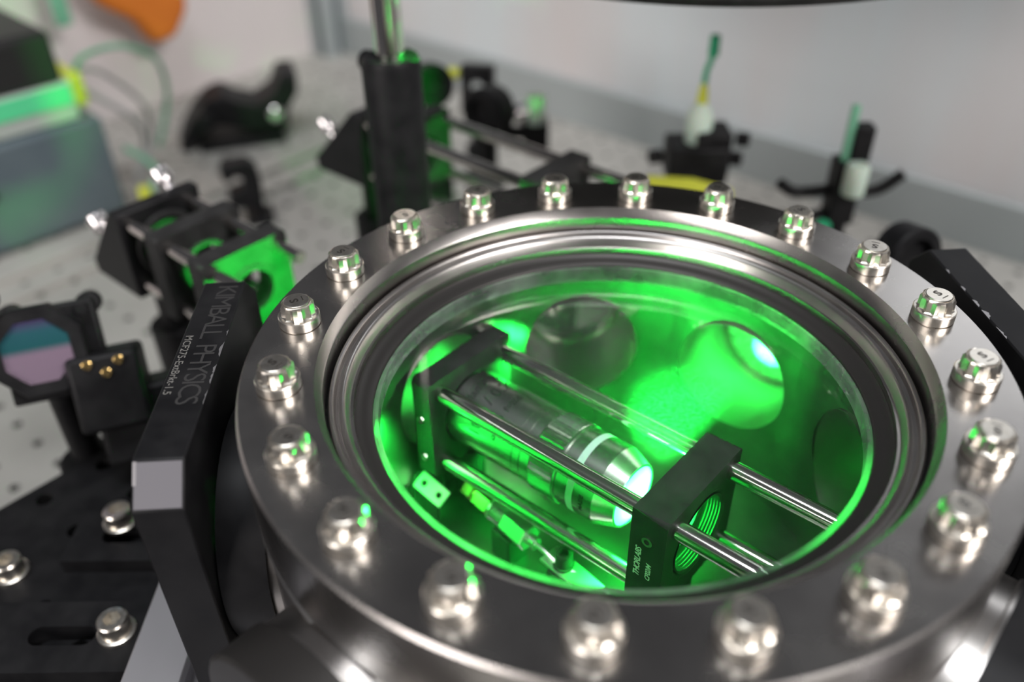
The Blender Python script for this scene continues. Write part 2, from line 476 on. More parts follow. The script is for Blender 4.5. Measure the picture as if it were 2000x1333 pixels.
build(mb, 'seal_ring', 'seal_dark', vp, angle=50)
mb = MB()
mb.lathe([(0, -15.4), (66.6, -15.4), (66.6, -20.6), (0, -20.6)], 160)
build(mb, 'glass_pane', 'viewport_glass', vp)
mb = MB()
mb.lathe([(66.62, -15.4), (67.5, -15.4), (68.15, -16.0), (68.15, -20.6), (66.62, -20.6)], 160, closed=True)
build(mb, 'glass_edge', 'glass_edge', vp)
# bolts
def bolt_mesh():
    mb = MB()
    mb.lathe([(0, 0), (5.55, 0), (5.55, 0.25), (5.85, 0.3), (5.85, 2.85), (5.6, 3.12), (5.0, 3.15), (0, 3.15)], 48)
    n = 24
    def ring(ro, ri, z, ph=0):
        return [Vector(((ro if i % 2 == 0 else ri) * math.cos(2 * PI * i / n + ph), (ro if i % 2 == 0 else ri) * math.sin(2 * PI * i / n + ph), z)) for i in range(n)]
    R = [ring(5.25, 4.7, 3.1), ring(4.85, 4.15, 3.45), ring(4.72, 3.98, 6.3), ring(4.42, 3.95, 6.8), ring(4.05, 3.93, 7.2), ring(3.92, 3.92, 7.25)]
    vs = [v for r_ in R for v in r_]; fs = []
    for k in range(len(R) - 1):
        for i in range(n):
            j = (i + 1) % n; fs.append((k * n + i, k * n + j, (k + 1) * n + j, (k + 1) * n + i))
    mb.add(vs, fs)
    mb.lathe([(3.92, 7.25), (3.78, 7.1), (3.7, 7.1), (3.6, 7.5), (3.4, 7.6), (0, 7.6)], 32)
    return mb
b0 = build(bolt_mesh(), 'flange_bolt', 'bolt_steel', vp, local=True, angle=26)
st = text_mb('S', 3.6, lambda x, y, d: Vector((x * 1.1, y * 0.9 + 0.5, 7.6 + d)), 0.03, 0.12)
st.box((0.1, -1.75, 7.625), (2.4, 0.28, 0.05))
s0 = build(st, 'head_stamp', 'bolt_stamp', b0, local=True)
for k in range(20):
    a = TH0 + k * PI / 10
    if k == 0: bo, so_ = b0, s0
    else:
        bo = b0.copy(); COL.objects.link(bo); bo.parent = vp
        so_ = s0.copy(); COL.objects.link(so_); so_.parent = bo
    bo.location = Vector((90.5 * math.cos(a), 90.5 * math.sin(a), 22.0)) * 0.001
    bo.rotation_euler = (0, 0, random.uniform(0, 2 * PI))

# =================================================================== VACUUM CHAMBER
ch = thing('vacuum_chamber', 'round stainless vacuum chamber body with side ports below the viewport', 'vacuum chamber', (0, 0, -112))
mb = MB()
mb.lathe([(72.9, -23.2), (100.2, -23.2), (100.2, -24.6), (101.2, -24.9), (101.2, -25.8), (100.4, -26.2)], 192)
mb.lathe([(100.4, -84), (100.4, -111.4), (99.8, -112), (0, -112), (0, -101), (74, -101)], 192)
PORTS = [3, 48, 93, 138, 183, 228, 273, 318]
RIN = 74.0; PB = 21.2; PZ = -53.5
def port_wall(mb, R, z0, z1, hr):
    hw = R * PI / 8
    for pa in PORTS:
        def fn(u, v, pa=pa):
            a = math.radians(pa) + u / R
            return Vector((R * math.cos(a), R * math.sin(a), v))
        mb.holed((-25, 25, PZ - 25, PZ + 25), (0, PZ), hr, fn, 48)
        for u0, u1, v0, v1 in ((-hw, -25, PZ - 25, PZ + 25), (25, hw, PZ - 25, PZ + 25), (-hw, hw, z0, PZ - 25), (-hw, hw, PZ + 25, z1)):
            k = 10
            for i in range(k):
                a0 = u0 + (u1 - u0) * i / k; a1 = u0 + (u1 - u0) * (i + 1) / k
                mb.add([fn(a0, v0), fn(a1, v0), fn(a1, v1), fn(a0, v1)], [(0, 1, 2, 3)])
port_wall(mb, 100.4, -84.2, -26.0, PB)
build(mb, 'chamber_body', 'satin_steel', ch, angle=25)
mb = MB()
mb.lathe([(72.9, -23.1), (95, -23.1), (95, -22.5), (72.9, -22.5)], 96, closed=True)
build(mb, 'gasket', 'groove_black', ch)
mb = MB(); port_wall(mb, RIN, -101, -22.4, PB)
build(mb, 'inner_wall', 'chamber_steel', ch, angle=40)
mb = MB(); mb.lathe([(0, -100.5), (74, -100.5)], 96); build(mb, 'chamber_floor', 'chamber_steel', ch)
for pa in PORTS:
    a = math.radians(pa); d = Vector((math.cos(a), math.sin(a), 0))
    F = frame(Vector((0, 0, AXZ)), d, ZV)
    end = 110.0 if pa in (3, 183) else 113.0
    mb = MB()
    Fi = frame(Vector((0, 0, PZ)), d, ZV)
    mb.lathe([(PB, 72.0), (PB, end - 0.05), (28.5, end - 0.05)], 64, Fi)
    mb.lathe([(26.0, end), (34.2, end), (34.7, end - 0.6), (34.7, end - 8), (33.9, end - 8.4), (33.9, 90)], 64, F)
    po = build(mb, 'port', 'satin_steel', ch, angle=25)
    if pa in (3, 183):
        mb = MB(); mb.lathe([(35.3, 97), (35.3, end - 0.2), (34.75, end - 0.2), (34.75, 97)], 64, F, closed=True)
        build(mb, 'added_port_cover', 'black_anodized', po, angle=25)  # black sleeve added to darken the shiny port boss
    if pa == 48:
        mb = MB(); mb.lathe([(0, end + 0.2), (34.6, end + 0.2), (35.3, end + 0.9), (35.3, end + 7), (34.6, end + 7.7), (0, end + 7.7)], 64, F)
        build(mb, 'added_port_cover', 'black_anodized_matte', po, angle=25)  # unseen cap added to stop the beam spilling onto the back panel
    if pa in (228, 318):
        mb = MB()
        mb.lathe([(25.5, end + 0.1), (25.5, end + 5), (34.6, end + 5), (35.3, end + 4.3), (35.3, end - 7), (34.72, end - 7), (34.72, end + 0.1)], 64, F, closed=True)
        build(mb, 'added_port_cover', 'black_anodized' if pa == 318 else 'seal_dark', po, angle=25)  # dark sleeve added over the bright steel flange
    mb = MB()
    mb.lathe([(0, 109), (PB - 0.05, 109), (PB - 0.05, 106), (0, 106)], 48, Fi)
    build(mb, 'port_window', 'port_glass_frosted' if pa == 48 else 'port_glass', po)
    mb = MB()
    mb.lathe([(PB - 0.02, 104.5), (PB - 0.02, 106), (PB - 1.6, 106), (PB - 1.6, 104.5)], 48, Fi, closed=True)
    build(mb, 'window_ring', 'polished_steel', po)

# =================================================================== BRACKETS (stand on both sides of the chamber)
def bracket(name, ang, label, x0, x1, ch, holex):
    a = math.radians(ang); d = Vector((math.cos(a), math.sin(a), 0)); t = Vector((0, 0, 1)).cross(d)
    # local frame: x along the plate, y up, z outwards
    F = Matrix((t, ZV, d)).transposed().to_4x4(); F.translation = d * 110.5
    root = thing(name, label, 'bracket', d * 116.8 + ZV * -100)
    top = -5.0; bot = -99.9
    poly = [(x0, bot), (x0, top - ch), (x0 + ch, top), (x1 - ch, top), (x1, top - ch), (x1, bot), (22, bot), (22, -92), (-22, -92), (-22, bot)]
    mb = MB(); mb.prism(poly, 12.7, F)
    build(mb, 'plate', 'black_anodized', root, bevel=0.5)
    for xx in (x0 + 9, x1 - 6.5):
        mb = MB()
        mb.lathe([(3.2, 0.02), (3.2, 0.6), (4.8, 0.6), (4.8, 0.02)], 24, F @ Matrix.Translation((xx, -82, 12.7)), closed=True)
        build(mb, 'screw_ring', 'polished_steel', root)
    mb = MB(); mb.lathe([(0, 0.0), (2.6, 0.0)], 24, F @ Matrix.Translation((holex, -20, -0.03)))
    build(mb, 'screw_hole', 'print_black', root)
    return root, F
brL, FL = bracket('mounting_bracket', 183, 'black bracket plate with engraved lettering on its top, left of viewport', -59.5, 37.5, 9, -32)
brR, FR = bracket('mounting_bracket', 3, 'black bracket plate with scuffed top edge, right of viewport', -43, 62, 9, 30)
cxL, cxR = -11.0, 9.5
# lettering on the top edge of the left plate: x of text runs along the plate, up points outwards
def top_map(F, x0, z0, sx, sz):
    def fn(x, y, d): return F @ Vector((x0 + sx * x, -5.0 + d, z0 + sz * y))
    return fn
# text reads from the far end towards the camera with letter tops towards the chamber
mbt = text_mb('KIMBALL', 8.6, top_map(FL, -34.5, 5.0, 1, -1), 0.05, -0.02, 0, 0.80); build(mbt, 'lettering', 'engraving', brL)
mbt = text_mb('PHYSICS', 8.6, top_map(FL, -4.5, 5.0, 1, -1), 0.05, -0.02, 0, 0.80); build(mbt, 'lettering', 'engraving', brL)
mbt = text_mb('MCF275-ExtBrkt-1.5', 3.1, top_map(FL, -9.0, 10.7, 1, -1), 0.05, 0.03, 0, 1.02); build(mbt, 'lettering', 'engraving_bright', brL)
# chips of bare metal along the edges, then the lightened chamfer face of the left plate
def chip(F, pts, root):
    mb = MB(); mb.add([F @ Vector(p) for p in pts], [tuple(range(len(pts)))]); build(mb, 'scuff', 'worn_edge', root)
for x, l_, wd in ((-12, 3.0, 0.4), (-4, 7.0, 0.9), (5, 4.0, 0.8), (9, 5.0, 0.6), (17, 6.0, 0.3)):
    n = 7; pts = [(cxL + x - l_ / 2, -4.955, -0.02)]
    for i in range(n):
        f_ = i / (n - 1); pts.append((cxL + x - l_ / 2 + l_ * f_, -4.955, wd * math.sin(PI * f_) ** 0.6 * random.uniform(0.25, 1.3) + 0.02))
    pts.append((cxL + x + l_ / 2, -4.955, -0.02)); chip(FL, pts, brL)
for x, l_, wd in ((-20, 3, 0.7), (-12, 4, 0.9), (-6, 5.0, 1.2), (3, 6.0, 0.9), (-30, 3.0, 0.6)):
    n = 7; pts = [(cxR - x - l_ / 2, -4.955, -0.02)]
    for i in range(n):
        f_ = i / (n - 1); pts.append((cxR - x - l_ / 2 + l_ * f_, -4.955, wd * math.sin(PI * f_) ** 0.6 * random.uniform(0.25, 1.3) + 0.02))
    pts.append((cxR - x + l_ / 2, -4.955, -0.02)); chip(FR, pts, brR)
MATS['lit_anodized'] = principled('lit_anodized', (0.16, 0.155, 0.17), 0.3, 0.5)  # black finish lightened as if the chamfer catches light
mb = MB(); cf_ = 37.5
mb.add([FL @ Vector(p) for p in ((cf_ - 8.5, -5.46, 0.6), (cf_ - 0.5, -13.46, 0.6), (cf_ - 0.5, -13.46, 12.1), (cf_ - 8.5, -5.46, 12.1))], [(0, 1, 2, 3)])
build(mb, 'chamfer_face', 'lit_anodized', brL)
mb = MB()
mb.add([FL @ Vector(p) for p in ((cf_ - 8.6, -5.3, 11.5), (cf_ - 4.5, -9.4, 11.5), (cf_ - 4.5, -9.4, 12.4), (cf_ - 8.6, -5.3, 12.4))], [(0, 1, 2, 3)])
build(mb, 'scuff', 'worn_edge', brL)

# =================================================================== BREADBOARD, FEET, EXTRUSION
mb = hole_plate(-207, 207, -320, -45, 25, 3.3, -112.2, 12.7, -207 - 4, -45 + 7, seg=14, xmax=-151.6)
o = build(mb, 'breadboard', ['black_anodized', 'print_black'], angle=30)
tag(o, 'black aluminium breadboard with threaded holes under the chamber', 'breadboard')
bbp = [(-190, -70), (-190, -285), (-100, -160)]
for i, (s_, n_) in enumerate(bbp):
    mb = MB(); mb.cyl(W(s_, n_, TZ + 0.2), W(s_, n_, -125), 12.5, 32, bev=0.8)
    o = build(mb, 'pillar_post', 'polished_steel')
    tag(o, ('steel pillar post under the breadboard corner farthest left', 'steel pillar post under the breadboard corner nearest the camera on the left',
            'steel pillar post under the breadboard beside the aluminium profile')[i], 'post', 'pillar posts under the breadboard')
# bracket foot blocks on the breadboard (left), slotted
def foot(name, c, ang, L, Wd, H, label):
    F = Matrix.Rotation(ang, 4, 'Z'); F.translation = Vector(c)
    root = thing(name, label, 'clamp', c)
    mb = MB()
    # slotted top: stadium slot
    sl = L * 0.28; r = 3.6; pts = []
    for k in range(13):
        a = -PI / 2 + PI * k / 12; pts.append((sl / 2 + r * math.cos(a), r * math.sin(a)))
    for k in range(13):
        a = PI / 2 + PI * k / 12; pts.append((-sl / 2 + r * math.cos(a), r * math.sin(a)))
    outer = []
    for x, y in pts:
        t = min((L / 2) / abs(x) if abs(x) > 1e-6 else 1e9, (Wd / 2) / abs(y) if abs(y) > 1e-6 else 1e9); outer.append((x * t, y * t))
    corners = [(L / 2, Wd / 2), (-L / 2, Wd / 2), (-L / 2, -Wd / 2), (L / 2, -Wd / 2)]
    allp = sorted([(math.atan2(y, x), (ix, iy), (x, y)) for (ix, iy), (x, y) in zip(pts, outer)], key=lambda q: q[0])
    ring_in = [q[1] for q in allp]; ring_out = [q[2] for q in allp]
    # insert corners
    out2 = []; in2 = []
    for k in range(len(allp)):
        out2.append(ring_out[k]); in2.append(ring_in[k])
        a0 = allp[k][0]; a1 = allp[(k + 1) % len(allp)][0] + (2 * PI if k == len(allp) - 1 else 0)
        for c_ in corners:
            ac = math.atan2(c_[1], c_[0])
            for acc in (ac, ac + 2 * PI):
                if a0 < acc < a1: out2.append(c_); in2.append(ring_in[k])
    n = len(out2)
    top_i = [F @ Vector((x, y, H)) for x, y in in2]; top_o = [F @ Vector((x, y, H)) for x, y in out2]
    bot_i = [F @ Vector((x, y, 0)) for x, y in in2]; bot_o = [F @ Vector((x, y, 0)) for x, y in out2]
    q = lambda A, B: [(A * n + i, A * n + (i + 1) % n, B * n + (i + 1) % n, B * n + i) for i in range(n)]
    mb.add(top_i + top_o + bot_o + bot_i, q(0, 1) + q(1, 2) + q(2, 3) + q(3, 0))
    build(mb, 'block', 'black_anodized', root, angle=30)
    return root
ft1 = foot('foot_clamp', (-178.5, -14, -112.1), math.radians(0), 53, 27, 7.5, 'black slotted foot clamp on the breadboard beside the aluminium profile')
ft2 = foot('foot_clamp', (-172.5, 30, -112.1), math.radians(0), 41, 24, 6.0, 'black slotted foot clamp behind, partly hidden by the bracket')
def cap_screw(name, c, label, group=None, scale=1.0, rot=0.3):
    root = thing(name, label, 'screw', c, group); c = Vector(c); F = Matrix.Translation(c) @ Matrix.Rotation(rot, 4, 'Z') @ Matrix.Scale(scale, 4)
    mb = MB()
    mb.lathe([(3.2, 0), (6.2, 0), (6.2, 1.3), (5.9, 1.5), (3.2, 1.5)], 40, F, closed=True); build(mb, 'washer', 'bolt_steel', root)
    mb = MB()
    n = 6; hexr = [(2.9 * math.cos(PI / 3 * i), 2.9 * math.sin(PI / 3 * i)) for i in range(6)]
    mb.lathe([(3.3, 1.5), (5.0, 1.5), (5.0, 6.8), (4.5, 7.4), (3.6, 7.5)], 36, F)
    seg = 36
    vs = [F @ Vector((3.6 * math.cos(2 * PI * i / seg), 3.6 * math.sin(2 * PI * i / seg), 7.5)) for i in range(seg)]
    ins = []
    for i in range(seg):
        a = 2 * PI * i / seg; k = a % (PI / 3) - PI / 6; rr = 2.9 * math.cos(PI / 6) / math.cos(k)
        ins.append((rr * math.cos(a), rr * math.sin(a)))
    vs += [F @ Vector((x, y, 7.5)) for x, y in ins] + [F @ Vector((x, y, 3.6)) for x, y in ins]
    fs = []
    for A in (0, 1):
        fs += [(A * seg + i, A * seg + (i + 1) % seg, (A + 1) * seg + (i + 1) % seg, (A + 1) * seg + i) for i in range(seg)]
    fs.append(tuple(range(2 * seg, 3 * seg)))
    mb.add(vs, fs); build(mb, 'screw_head', 'bolt_steel', root, angle=30)
    return root
cap_screw('cap_screw', (-160.5, -13, -104.5), 'silver hex socket cap screw on the slotted foot, nearest the aluminium profile', rot=0.2)
cap_screw('cap_screw', (-177, 36, -106.0), 'silver hex socket cap screw on the breadboard left of the bracket elbow', rot=0.5)
cap_screw('cap_screw', (-212, 18, -112.1), 'silver cap screw cut off by the left edge of the picture', rot=0.1)
# aluminium extrusion carrying the bracket
def extrusion(x0, x1, y0, y1, label):
    xc = (x0 + x1) / 2; hw = (x1 - x0) / 2; H = 99.8
    ex = thing('aluminium_extrusion', label, 'profile', (xc, (y0 + y1) / 2, TZ))
    def side(sg):   # side wall with two slots, going up
        out = []
        for zc_ in (22, 66):
            out += [(sg * hw, zc_ - 4), (sg * (hw - 4), zc_ - 4), (sg * (hw - 4), zc_ - 8), (sg * (hw - 11), zc_ - 4), (sg * (hw - 11), zc_ + 4), (sg * (hw - 4), zc_ + 8), (sg * (hw - 4), zc_ + 4), (sg * hw, zc_ + 4)]
        return out
    top = [(4, H), (4, H - 4), (8, H - 4), (5, H - 11), (-5, H - 11), (-8, H - 4), (-4, H - 4), (-4, H)]
    prof = [(-hw, 0), (hw, 0)] + side(1) + [(hw, H)] + top + [(-hw, H)] + list(reversed(side(-1)))
    F = Matrix((Vector((1, 0, 0)), ZV, Vector((0, -1, 0)))).transposed().to_4x4(); F.translation = Vector((xc, y1, TZ + 0.1))
    mb = MB(); mb.prism(prof, y1 - y0, F)
    build(mb, 'profile_bar', 'extrusion_alu', ex, bevel=0.5)
extrusion(-151.2, -106.2, -150, 62, 'silver slotted aluminium profile carrying the left bracket')
extrusion(106.2, 151.2, -150, 62, 'silver slotted aluminium profile carrying the right bracket')

# =================================================================== CAGE INSIDE THE CHAMBER
def cage_plate(root, s0, s1, nc, zc, size=40.6, bore=12.7, mat='black_anodized_matte', name='cage_plate'):
    mb = MB(); h = size / 2
    for s_, flip in ((s0, True), (s1, False)):
        mb.holed((-h, h, -h, h), (0, 0), bore, lambda u, v, s_=s_: W(s_, nc + u, zc + v), 48, flip=flip)
    c = [(-h, -h), (h, -h), (h, h), (-h, h)]
    vs = [W(s0, nc + x, zc + y) for x, y in c] + [W(s1, nc + x, zc + y) for x, y in c]
    mb.add(vs, [(i, (i + 1) % 4, 4 + (i + 1) % 4, 4 + i) for i in range(4)])
    mb.lathe([(bore, s0), (bore, s1)], 48, frame(W(0, nc, zc), UV, NV))
    return build(mb, name, mat, root, bevel=1.4, angle=30)
def cage_rods(root, s0, s1, nc, zc, r=3.0, mat='polished_steel'):
    for sn in (-1, 1):
        for sz in (-1, 1):
            mb = MB(); mb.cyl(W(s0, nc + 15 * sn, zc + 15 * sz), W(s1, nc + 15 * sn, zc + 15 * sz), r, 28, bev=0.5)
            build(mb, 'cage_rod', mat, root)
CN = 5.0
cg = thing('cage_assembly', 'four-rod optical cage with two black plates inside the chamber', 'optical cage', W(-20, CN, -100.4))
p1 = cage_plate(cg, -69.6, -61.8, CN, AXZ)
p2 = cage_plate(cg, 17.5, 29.0, CN, AXZ, bore=13.4)
cage_rods(cg, -68, 62, CN, AXZ)
for sn in (-1, 1):
    for sz in (-1, 1):
        if sz == 1:
            mb = MB(); mb.cyl(W(-68, CN + 15 * sn, AXZ + 15), W(-72.8 if sn < 0 else -70.9, CN + 15 * sn, AXZ + 15), 3.0, 24, bev=0.4)
            build(mb, 'cage_rod', 'black_anodized_matte', cg)
# support feet under the plates
for s_ in (-64.5, 23.2):
    mb = MB(); mb.cyl(W(s_, CN, -100.45), W(s_, CN, AXZ - 20.2), 5.5, 28, bev=0.5); build(mb, 'support_foot', 'black_anodized_matte', cg)
# threaded retaining rings in plate 2
mb = MB()
F2 = frame(W(0, CN, AXZ), UV, NV)
pr_ = [(13.38, 29.0)]
for k in range(5):
    z = 28.9 - k * 1.0
    pr_ += [(12.5, z - 0.25), (13.3, z - 0.75)]
pr_ += [(12.2, 23.0), (11.2, 22.6), (11.2, 20.2), (13.35, 19.8)]
mb.lathe(pr_, 64, F2)
build(mb, 'retaining_ring', 'black_anodized_matte', p2, angle=10)
# lettering on the near side of plate 2 (reads upwards)
def near_map(nface, s0, z0, nx):
    def fn(x, y, d): return W(s0 - y, nface - d, z0 + x)
    return fn
nf = CN - 20.3
mbt = text_mb('THORLABS', 2.75, near_map(nf, 20.8, AXZ + 0.2, 0), 0.05, 0.07, 0.25, 0.86); build(mbt, 'lettering', 'print_white', p2)
mbt = text_mb('CP02/M', 2.3, near_map(nf, 24.6, AXZ - 2.0, 0), 0.05, 0.05, 0.25, 0.88); build(mbt, 'lettering', 'print_white', p2)
mb = MB(); mb.lathe([(0.9, 0.03), (0.9, 0.35), (1.7, 0.35), (1.7, 0.03)], 24, frame(W(23.2, nf, AXZ + 10.2), -NV, ZV), closed=True); build(mb, 'set_screw', 'polished_steel', p2)
for s_, z_ in ((-66.5, AXZ + 4), (-66.5, AXZ - 13)):
    mb = MB(); mb.lathe([(0, 0.2), (0.8, 0.2), (0.9, 0.35), (1.5, 0.35), (1.6, 0.02)], 20, frame(W(s_, nf, z_), -NV, ZV)); build(mb, 'set_screw', 'polished_steel', p1)

# objective
ob = thing('microscope_objective', 'chrome microscope objective with knurled ring, shining green at its tip', 'objective', W(-61.7, CN, AXZ))
FO = frame(W(0, CN, AXZ), UV, ZV)
mb = MB(); mb.lathe([(0, -64), (11.5, -64), (11.5, -61.6), (13.2, -61.5), (13.4, -61.2), (13.4, -33.2), (13.15, -33.1), (13.15, -32.8), (13.4, -32.7), (13.4, -30.1), (13.1, -30.0), (13.1, -29.6), (13.4, -29.5), (13.4, -26.2), (13.0, -26)], 96, FO)
barrel = build(mb, 'barrel', 'objective_metal', ob, angle=25)
mb = MB(); n = 120; vs = []; fs = []
for z, dr in ((-26.0, -0.5), (-25.6, 0.0), (-16.6, 0.0), (-16.2, -0.5)):
    for i in range(n):
        rr = 14.0 + dr - (0.5 if i % 2 else 0.0); a = 2 * PI * i / n
        vs.append(FO @ Vector((rr * math.cos(a), rr * math.sin(a), z)))
for k in range(3):
    for i in range(n):
        j = (i + 1) % n; fs.append((k * n + i, k * n + j, (k + 1) * n + j, (k + 1) * n + i))
mb.add(vs, fs); mb.lathe([(13.4, -16.2), (13.9, -16.1), (13.9, -15.5), (13.2, -15.3)], 96, FO)
build(mb, 'knurled_ring', 'objective_metal', ob, angle=15)
mb = MB(); mb.lathe([(13.2, -15.6), (13.5, -15.0), (13.5, -1.2), (13.4, -1.0)], 96, FO); build(mb, 'front_barrel', 'objective_metal', ob, angle=25)
mb = MB(); mb.lathe([(13.53, -10.6), (13.55, -10.6), (13.55, -8.2), (13.53, -8.2)], 96, FO); build(mb, 'colour_stripe', 'stripe_paint', ob)
mb = MB(); mb.lathe([(13.4, -1.0), (11.2, 5.0), (11.0, 5.6), (10.4, 5.8), (10.1, 5.5)], 96, FO); build(mb, 'tip_cone', 'objective_tip_metal', ob, angle=20)
mb = MB(); mb.lathe([(10.2, 5.5), (8.0, 6.4), (5.0, 7.1), (0, 7.4)], 64, FO); build(mb, 'front_lens', 'lens_front', ob)
def barrel_map(s0, phi0, r=13.42):
    def fn(x, y, d):
        ph = phi0 + y / r
        return W(s0 + x, CN - (r + d) * math.cos(ph), AXZ + (r + d) * math.sin(ph))
    return fn
# lettering runs around the barrel, tops of the letters towards the thread
for body, s_, ph, sz, r_ in (('M Plan Apo', -55.5, 1.25, 4.6, 13.42), ('10X / 0.28', -49.0, 1.15, 6.2, 13.42), ('oo / 0  f=200', -41.5, 1.05, 3.6, 13.42), ('MADE', -4.8, 0.05, 2.3, 13.52)):
    mbt = text_mb(body, sz, lambda x, y, d, s_=s_, ph=ph, r_=r_: barrel_map(s_, ph, r_)(-y, x, d), 0.02, 0.05)
    build(mbt, 'lettering', 'print_black', ob)

# coaxial connector with brass cap, cable, clamp
cn = thing('coaxial_connector', 'brass and silver coaxial connector with thin cable on the chamber floor', 'connector', (-33, 16, -89))
A0 = Vector((-45.5, 31.5, -84)); B0 = Vector((-20.5, 2.5, -84)); D0 = (B0 - A0).normalized()
def along(t): return A0 + D0 * t
def hexnut(t0, t1, r, mat, name, r1=None):
    F = frame(A0, D0, ZV); mb = MB()
    mb.lathe([(0, t0), (r * 0.92, t0), (r, t0 + 0.5), (r1 or r, t1 - 0.5), ((r1 or r) * 0.92, t1), (0, t1)], 6, F, a0=0.4)
    return build(mb, name, mat, cn, angle=25)
def rnd(t0, t1, r, mat, name):
    F = frame(A0, D0, ZV); mb = MB()
    mb.lathe([(0, t0), (r - 0.2, t0), (r, t0 + 0.2), (r, t1 - 0.2), (r - 0.2, t1), (0, t1)], 32, F)
    return build(mb, name, mat, cn, angle=25)
hexnut(0, 5.0, 3.9, 'brass', 'brass_cap'); rnd(5.0, 6.2, 2.9, 'brass', 'collar')
hexnut(6.2, 14, 4.3, 'brass', 'hex_nut'); rnd(14, 15.4, 4.2, 'bright_tin', 'collar')
F = frame(A0, D0, ZV); mb = MB(); pz = []
for k in range(7): pz += [(3.6, 15.4 + k * 0.8), (3.95, 15.8 + k * 0.8)]
mb.lathe(pz + [(3.4, 21.4)], 32, F); build(mb, 'thread', 'bright_tin', cn, angle=10)
hexnut(21.4, 32.5, 5.0, 'bright_tin', 'hex_nut'); rnd(32.5, 36, 2.2, 'bright_tin', 'ferrule')
mb = MB(); mb.tube(smooth_path([along(35), along(40), along(45) + Vector((0.5, 0, -1)), Vector((-7, -8, -87)), Vector((3, -19, -90)), Vector((14, -34, -94))], 8), 0.95, 10)
build(mb, 'cable', 'bright_tin', cn)
mb = MB(); mb.box((0, 0, 0), (9, 9, 12), frame(along(22) + Vector((0, 0, -10.4)), ZV, D0)); build(mb, 'stand', 'black_anodized_matte', cn, bevel=0.4)
cl = thing('cable_clamp', 'bright metal cable tab held down by a black cap screw', 'clamp', (-13, -4, -88.5))
mb = MB(); mb.box((0, 0, 0), (22, 8, 1.2), frame(Vector((-11, -6, -86)), ZV, D0)); build(mb, 'tab', 'bright_tin', cl, bevel=0.3)
mb = MB(); mb.lathe([(0, 0), (3.6, 0), (3.6, 0.8), (2.9, 0.9), (2.9, 5.4), (2.5, 5.9), (1.6, 5.9), (1.5, 3.5), (0, 3.5)], 32, Matrix.Translation((-13.5, -3, -85.4))); build(mb, 'clamp_screw', 'black_anodized_matte', cl, angle=30)
mb = MB(); mb.box((0, 0, 0), (14, 10, 13.6), frame(Vector((-11, -6, -93.5)), ZV, D0)); build(mb, 'stand', 'black_anodized_matte', cl, bevel=0.4)
# bright two-hole tab and black knob at the far left of the chamber
tb = thing('two_hole_tab', 'small bright metal tab with two holes at left inside the chamber', 'tab', (-60, 30, -88))
Ft = frame(Vector((-58.5, 30.0, -84)), Vector((-0.25, -0.55, 0.8)), D0)
mb = MB()
for u0, u1, cxx in ((-6.5, 0, -3.6), (0, 6.5, 3.6)):
    for z_, fl in ((0.5, False), (-0.5, True)):
        mb.holed((u0, u1, -3.2, 3.2), (cxx, 0), 1.25, lambda u, v, z_=z_: Ft @ Vector((u, v, z_)), 20, flip=fl)
    mb.lathe([(1.25, -0.5), (1.25, 0.5)], 20, Ft @ Matrix.Translation((cxx, 0, 0)))
c = [(-6.5, -3.2), (6.5, -3.2), (6.5, 3.2), (-6.5, 3.2)]
mb.add([Ft @ Vector((x, y, 0.5)) for x, y in c] + [Ft @ Vector((x, y, -0.5)) for x, y in c], [(i, (i + 1) % 4, 4 + (i + 1) % 4, 4 + i) for i in range(4)])
build(mb, 'tab_plate', 'bright_tin', tb, angle=30)
mb = MB(); mb.box((0, 0, -8.8), (4, 3, 14), Matrix.Translation((-58.5, 31, -85))); build(mb, 'stand', 'black_anodized_matte', tb, bevel=0.3)
kb = thing('thumb_knob', 'round black knob with a shiny screw behind the left cage plate', 'knob', (-66, 42, -100))
mb = MB(); mb.lathe([(0, 0), (6.6, 0), (7, 0.5), (7, 17), (6.4, 17.8), (2.2, 18), (2.0, 16.5), (0, 16.5)], 40, Matrix.Translation((-62, 40, -100.4))); build(mb, 'knob_body', 'black_anodized_matte', kb, angle=30)
mb = MB(); mb.lathe([(0.9, 0), (2.0, 0), (2.0, 0.5), (0.9, 0.5)], 24, Matrix.Translation((-62, 40, -82.3)), closed=True); build(mb, 'screw_ring', 'polished_steel', kb)

# =================================================================== TALL POST
po = thing('post_holder', 'tall black post holder with steel post rising behind the viewport', 'post holder', (-79, 178, TZ))
PX, PY = -79.0, 178.0
mb = MB(); mb.lathe([(0, TZ + 0.1), (27, TZ + 0.1), (27, TZ + 7), (26, TZ + 8), (12.6, TZ + 8)], 48, Matrix.Translation((PX, PY, 0))); build(mb, 'base', 'black_anodized', po)
mb = MB(); mb.lathe([(12.5, TZ + 7.5), (12.7, TZ + 8), (12.7, 19), (11.6, 21.5), (10.2, 21.8), (6.5, 21.0), (6.5, -20)], 56, Matrix.Translation((PX, PY, 0))); build(mb, 'holder_tube', 'black_anodized', po, angle=30)
mb = MB(); mb.cyl((PX, PY, -30), (PX, PY, 210), 6.35, 40, bev=0.6); build(mb, 'steel_post', 'polished_steel', po)
mb = MB(); mb.lathe([(0, 0), (2.5, 0), (2.5, 2), (4.5, 2.4), (4.5, 7), (4.0, 7.5), (0, 7.5)], 28, frame(Vector((PX - 8.0, PY + 9.5, 15)), (-0.7, 0.75, 0))); build(mb, 'thumbscrew', 'black_anodized', po, angle=30)
mb = MB(); mb.box((0, 0, 0), (34, 30, 24), Matrix.Translation((PX, PY, 180))); mb.cyl((PX, PY, 180), (66, 286, 180), 6.35, 24); mb.cyl((66, 286, 95.2), (66, 286, 188), 8, 24)
build(mb, 'overhead_arm', 'black_anodized', po, bevel=0.8)
